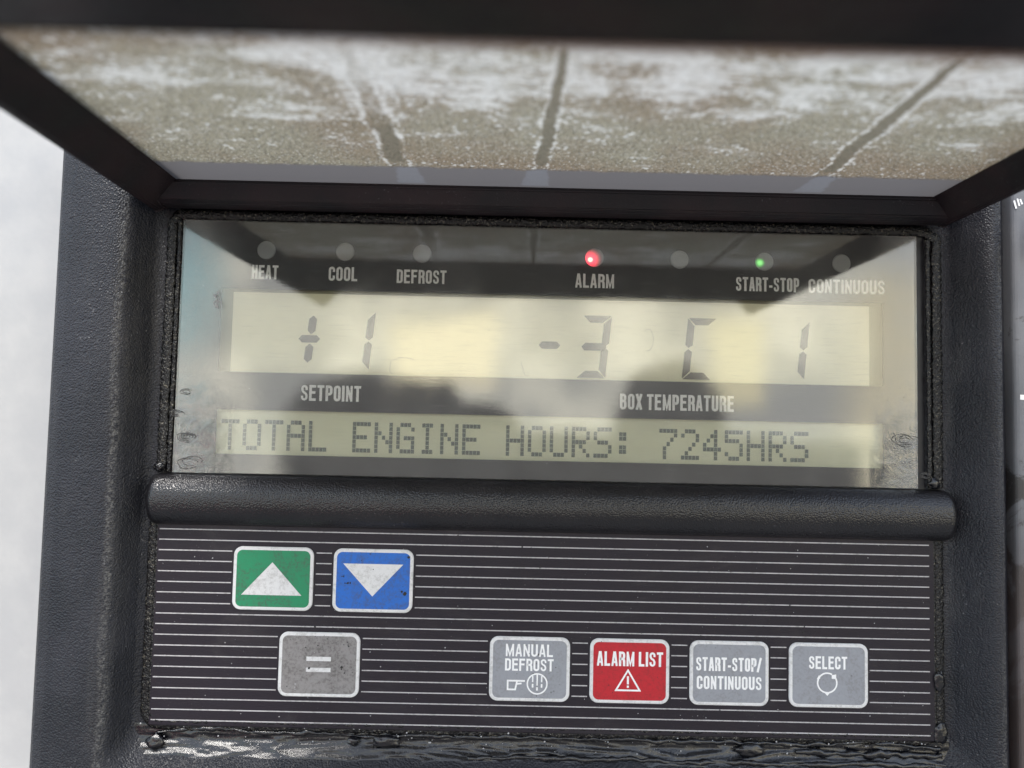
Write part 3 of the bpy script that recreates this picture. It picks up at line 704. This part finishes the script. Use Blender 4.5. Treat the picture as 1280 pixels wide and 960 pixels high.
def grit(n_, x0, x1, z0, z1, y, m_, r0, r1, par, nm, cl=None):
    bm = B()
    for i in range(n_):
        if cl: cx, cz, sg = random.choice(cl); x = random.gauss(cx, sg); z_ = random.gauss(cz, sg * .7)
        else: x = random.uniform(x0, x1); z_ = random.uniform(z0, z1)
        if not (x0 < x < x1 and z0 < z_ < z1): continue
        r_ = r0 + (r1 - r0) * random.random() ** 3
        res = bmesh.ops.create_icosphere(bm, subdivisions=1, radius=r_)
        for v_ in res['verts']: v_.co = Vector((x + v_.co.x * random.uniform(.7, 1.5), y + v_.co.y * .45, z_ + v_.co.z * random.uniform(.7, 1.4)))
    o = link(nm, bm, m_, par, ((x0 + x1) / 2, y, (z0 + z1) / 2)); o['kind'] = 'stuff'
grit(230, -85, 105, -73, -26, -.03, M_grit, .03, .16, kpd, 'grit', None)
grit(300, -85, 105, -73, -26, -.03, M_soot, .06, .26, kpd, 'soot', [(-44, -51, 3), (46, -50, 9), (52, -66, 6), (90, -36, 12), (0, -32, 8), (60, -38, 14), (66, -45, 4)])
grit(46, -41.3, -23, -45.5, -31.5, -.48, M_soot, .05, .42, KEY['blue'], 'soot', [(-39.9, -37.6, .3), (-38.6, -39.4, .3), (-24.2, -41.6, .5), (-32, -36, 5)])
grit(60, -54.2, -36, -66, -52, -.48, M_soot, .05, .28, KEY['equals'], 'soot', [(-49, -52.5, 2.2), (-45, -52.4, 1.5), (-38, -54, .5), (-38, -60, 1), (-45, -60, 6)])
grit(20, -54.2, -36, -66, -52, -.48, M_grit, .05, .3, KEY['equals'], 'grit', [(-50.3, -64.9, .3), (-45, -60, 7)])
grit(26, 22, 40, -66, -52, -.48, M_soot, .04, .16, KEY['alarm'], 'soot', [(25, -64, 2), (31, -60, 7)])
grit(30, -2.5, 15.5, -66, -52, -.48, M_soot, .04, .16, KEY['defrost'], 'soot', [(13, -62, 2), (5, -53, 3), (5, -60, 6)])
grit(120, -82, 101, -12.5, 49.5, -.23, M_grit, .03, .12, win, 'grit', [(-78, 8, 5), (98, 10, 4), (98, -5, 4), (-78, 38, 5), (0, 20, 60)])
grit(90, -82, 101, -12.5, 49.5, -.23, M_soot, .03, .16, win, 'soot', [(-76, 7, 3), (97, 12, 3), (98, -5, 3), (98, -9, 3), (-40, 43, 20)])
grit(420, -89, 110, -84, -73, .1, M_grit, .04, .22, cu, 'grit', [(x_, -75.4, 5) for x_ in range(-85, 110, 12)])

# --- hinged lid, raised
bm = B()
prism_y(bm, [(-82, 58.3), (-83.2, 57.0), (-88.2, 52.2), (-89.4, 52.0), (-90.4, 53.2), (-90.8, 62.5), (-82, 62.5)], -2, -152, 4.2)
prism_y(bm, [(102.2, 58.3), (103.2, 57.0), (107.2, 52.8), (108.4, 52.6), (109.4, 53.8), (109.8, 62.5), (102.2, 62.5)], -2, -152)
prism_x(bm, [(-8, 62.5), (-8.0, 58.2), (-8.6, 57.4), (-7.2, 53.6), (-5.5, 52.9), (-1.5, 52.9), (-1.5, 62.5)], -87, 107.5)
box(bm, -88, 109, -152, -80, 58.0, 62.3, .6)
bmesh.ops.bevel(bm, geom=[e for e in bm.edges if e.is_manifold and e.calc_face_angle(0) > .3], offset=.35, segments=2, affect='EDGES')
lid = link('lid', bm, M_lid, cu, (10, -2, 60), False)
# lid window: frosted sheet with clean run marks
nx, ny = 620, 250; X0, X1, Y0, Y1 = -83, 103.5, -81, -7
bm = B(); LF = {k: bm.verts.layers.float.new(k) for k in ('frost', 'clear', 'strip', 'tint', 'spot', 'rim')}
def sm(a, b, x):
    t_ = min(1, max(0, (x - a) / (b - a))) if a != b else 0; return t_ * t_ * (3 - 2 * t_)
def nz_(x, y, sx, sy, s=0): return noise.fractal(Vector((x * sx + s, y * sy, s * .7)), 1.0, 2.0, 5)
def run_w(y, i):   # width and centre of each run mark
    cx = (-25.8, 6.0, 69.6)[i]; d = -y
    cxx = cx + (1.1, .9, .9)[i] * noise.noise(Vector((y * .09, i * 9, 0))) + .25 * noise.noise(Vector((y * .5, i * 5, 2))) + ((-.7, 1.4, -.6)[i]) * sm(20, 75, d)
    w_ = (3.2, 2.0, 2.5)[i] * (1 + .35 * noise.noise(Vector((y * .16, i * 3, 5)))) * (1 - .35 * sm(40, 80, d))
    return cxx, max(w_, .6) * .62
verts = []
for j in range(ny + 1):
    y = Y0 + (Y1 - Y0) * j / ny; d = -y; row = []
    for i in range(nx + 1):
        x = X0 + (X1 - X0) * i / nx
        st = sm(22.5, 20.5, d + .8 * noise.noise(Vector((x * .25, 0, 4))))if False else 1 - sm(20.0, 22.0, d + .9 * noise.noise(Vector((x * .22, 1, 4))) + .3 * noise.noise(Vector((x * 1.2, 1, 4))))
        streak = nz_(x, y, .07, .20, 11); patch = nz_(x, y, .07, .09, 3); fine = nz_(x, y, .35, .8, 21)
        band = sm(50, 64, d) * (1 - sm(79, 82, d)) 
        f = .12 + .5 * band * (.35 + .65 * sm(-60, -20, x)) + .60 * streak + .42 * patch * sm(28, 45, d) + .25 * fine
        f += .22 * sm(24, 70, d) - .1 * (1 - sm(24, 34, d))
        if x > 88: f -= .35 * sm(88, 100, x)
        cl = 0
        for k in range(3):
            cx_, w_ = run_w(y, k); dd = abs(x - cx_); rag = .45 * noise.noise(Vector((x * 1.1, y * 1.1, k))) + .3 * noise.noise(Vector((x * 3, y * 3, k + 5)))
            cl = max(cl, 1 - sm(w_ * .75, w_ * 1.15, dd + rag)) 
            f += .85 * sm(w_ * .95, w_ * 1.15, dd + rag) * (1 - sm(w_ * 1.35, w_ * 1.9, dd + rag)) * (.8 + 1.5 * noise.noise(Vector((x * 1.1, y * .9, 30 + k)))) * (1 if d > 21 else 0)
        if abs(x + 25.8) < 5: cl *= 1 - .75 * sm(42, 48, d + 4 * noise.noise(Vector((x * .7, y * .3, 50)))) ; f += .25 * sm(42, 50, d)
        cl *= (1 - sm(74, 79, d)) * (1 if d > 24 else .2)
        left_edge = (1 - sm(-80.5, -77, x + noise.noise(Vector((0, y * .4, 0)))))
        tn = max(0, min(1, .45 + 1.2 * nz_(x, y, .025, .03, 40) + .25 * sm(20, 90, x) + .6 * sm(77, 81, d) * sm(-60, 0, x)))
        blob = 0
        for bx in (-24.5, 5.2, 71): blob = max(blob, (1 - sm(2.6, 3.3, abs(x - bx) + .5 * noise.noise(Vector((x, y * .6, 2))) - .10 * (14 - d))) * sm(9.0, 10, d))
        v_ = bm.verts.new((x, y, 58.25))
        v_[LF['frost']] = max(0, min(1, f)) * (1 - st); v_[LF['clear']] = cl * (1 - st); v_[LF['tint']] = tn
        v_[LF['strip']] = st; v_[LF['spot']] = blob * st; v_[LF['rim']] = sm(73.5, 79.5, d + 1.2 * noise.noise(Vector((x * .05, 0, 8)))) * (.35 + .6 * sm(-70, 10, x))
        row.append(v_)
    verts.append(row)
for j in range(ny):
    for i in range(nx): bm.faces.new((verts[j][i], verts[j][i + 1], verts[j + 1][i + 1], verts[j + 1][i]))
link('lid_window', bm, M_pane, lid, (10, -44, 58.25), True)
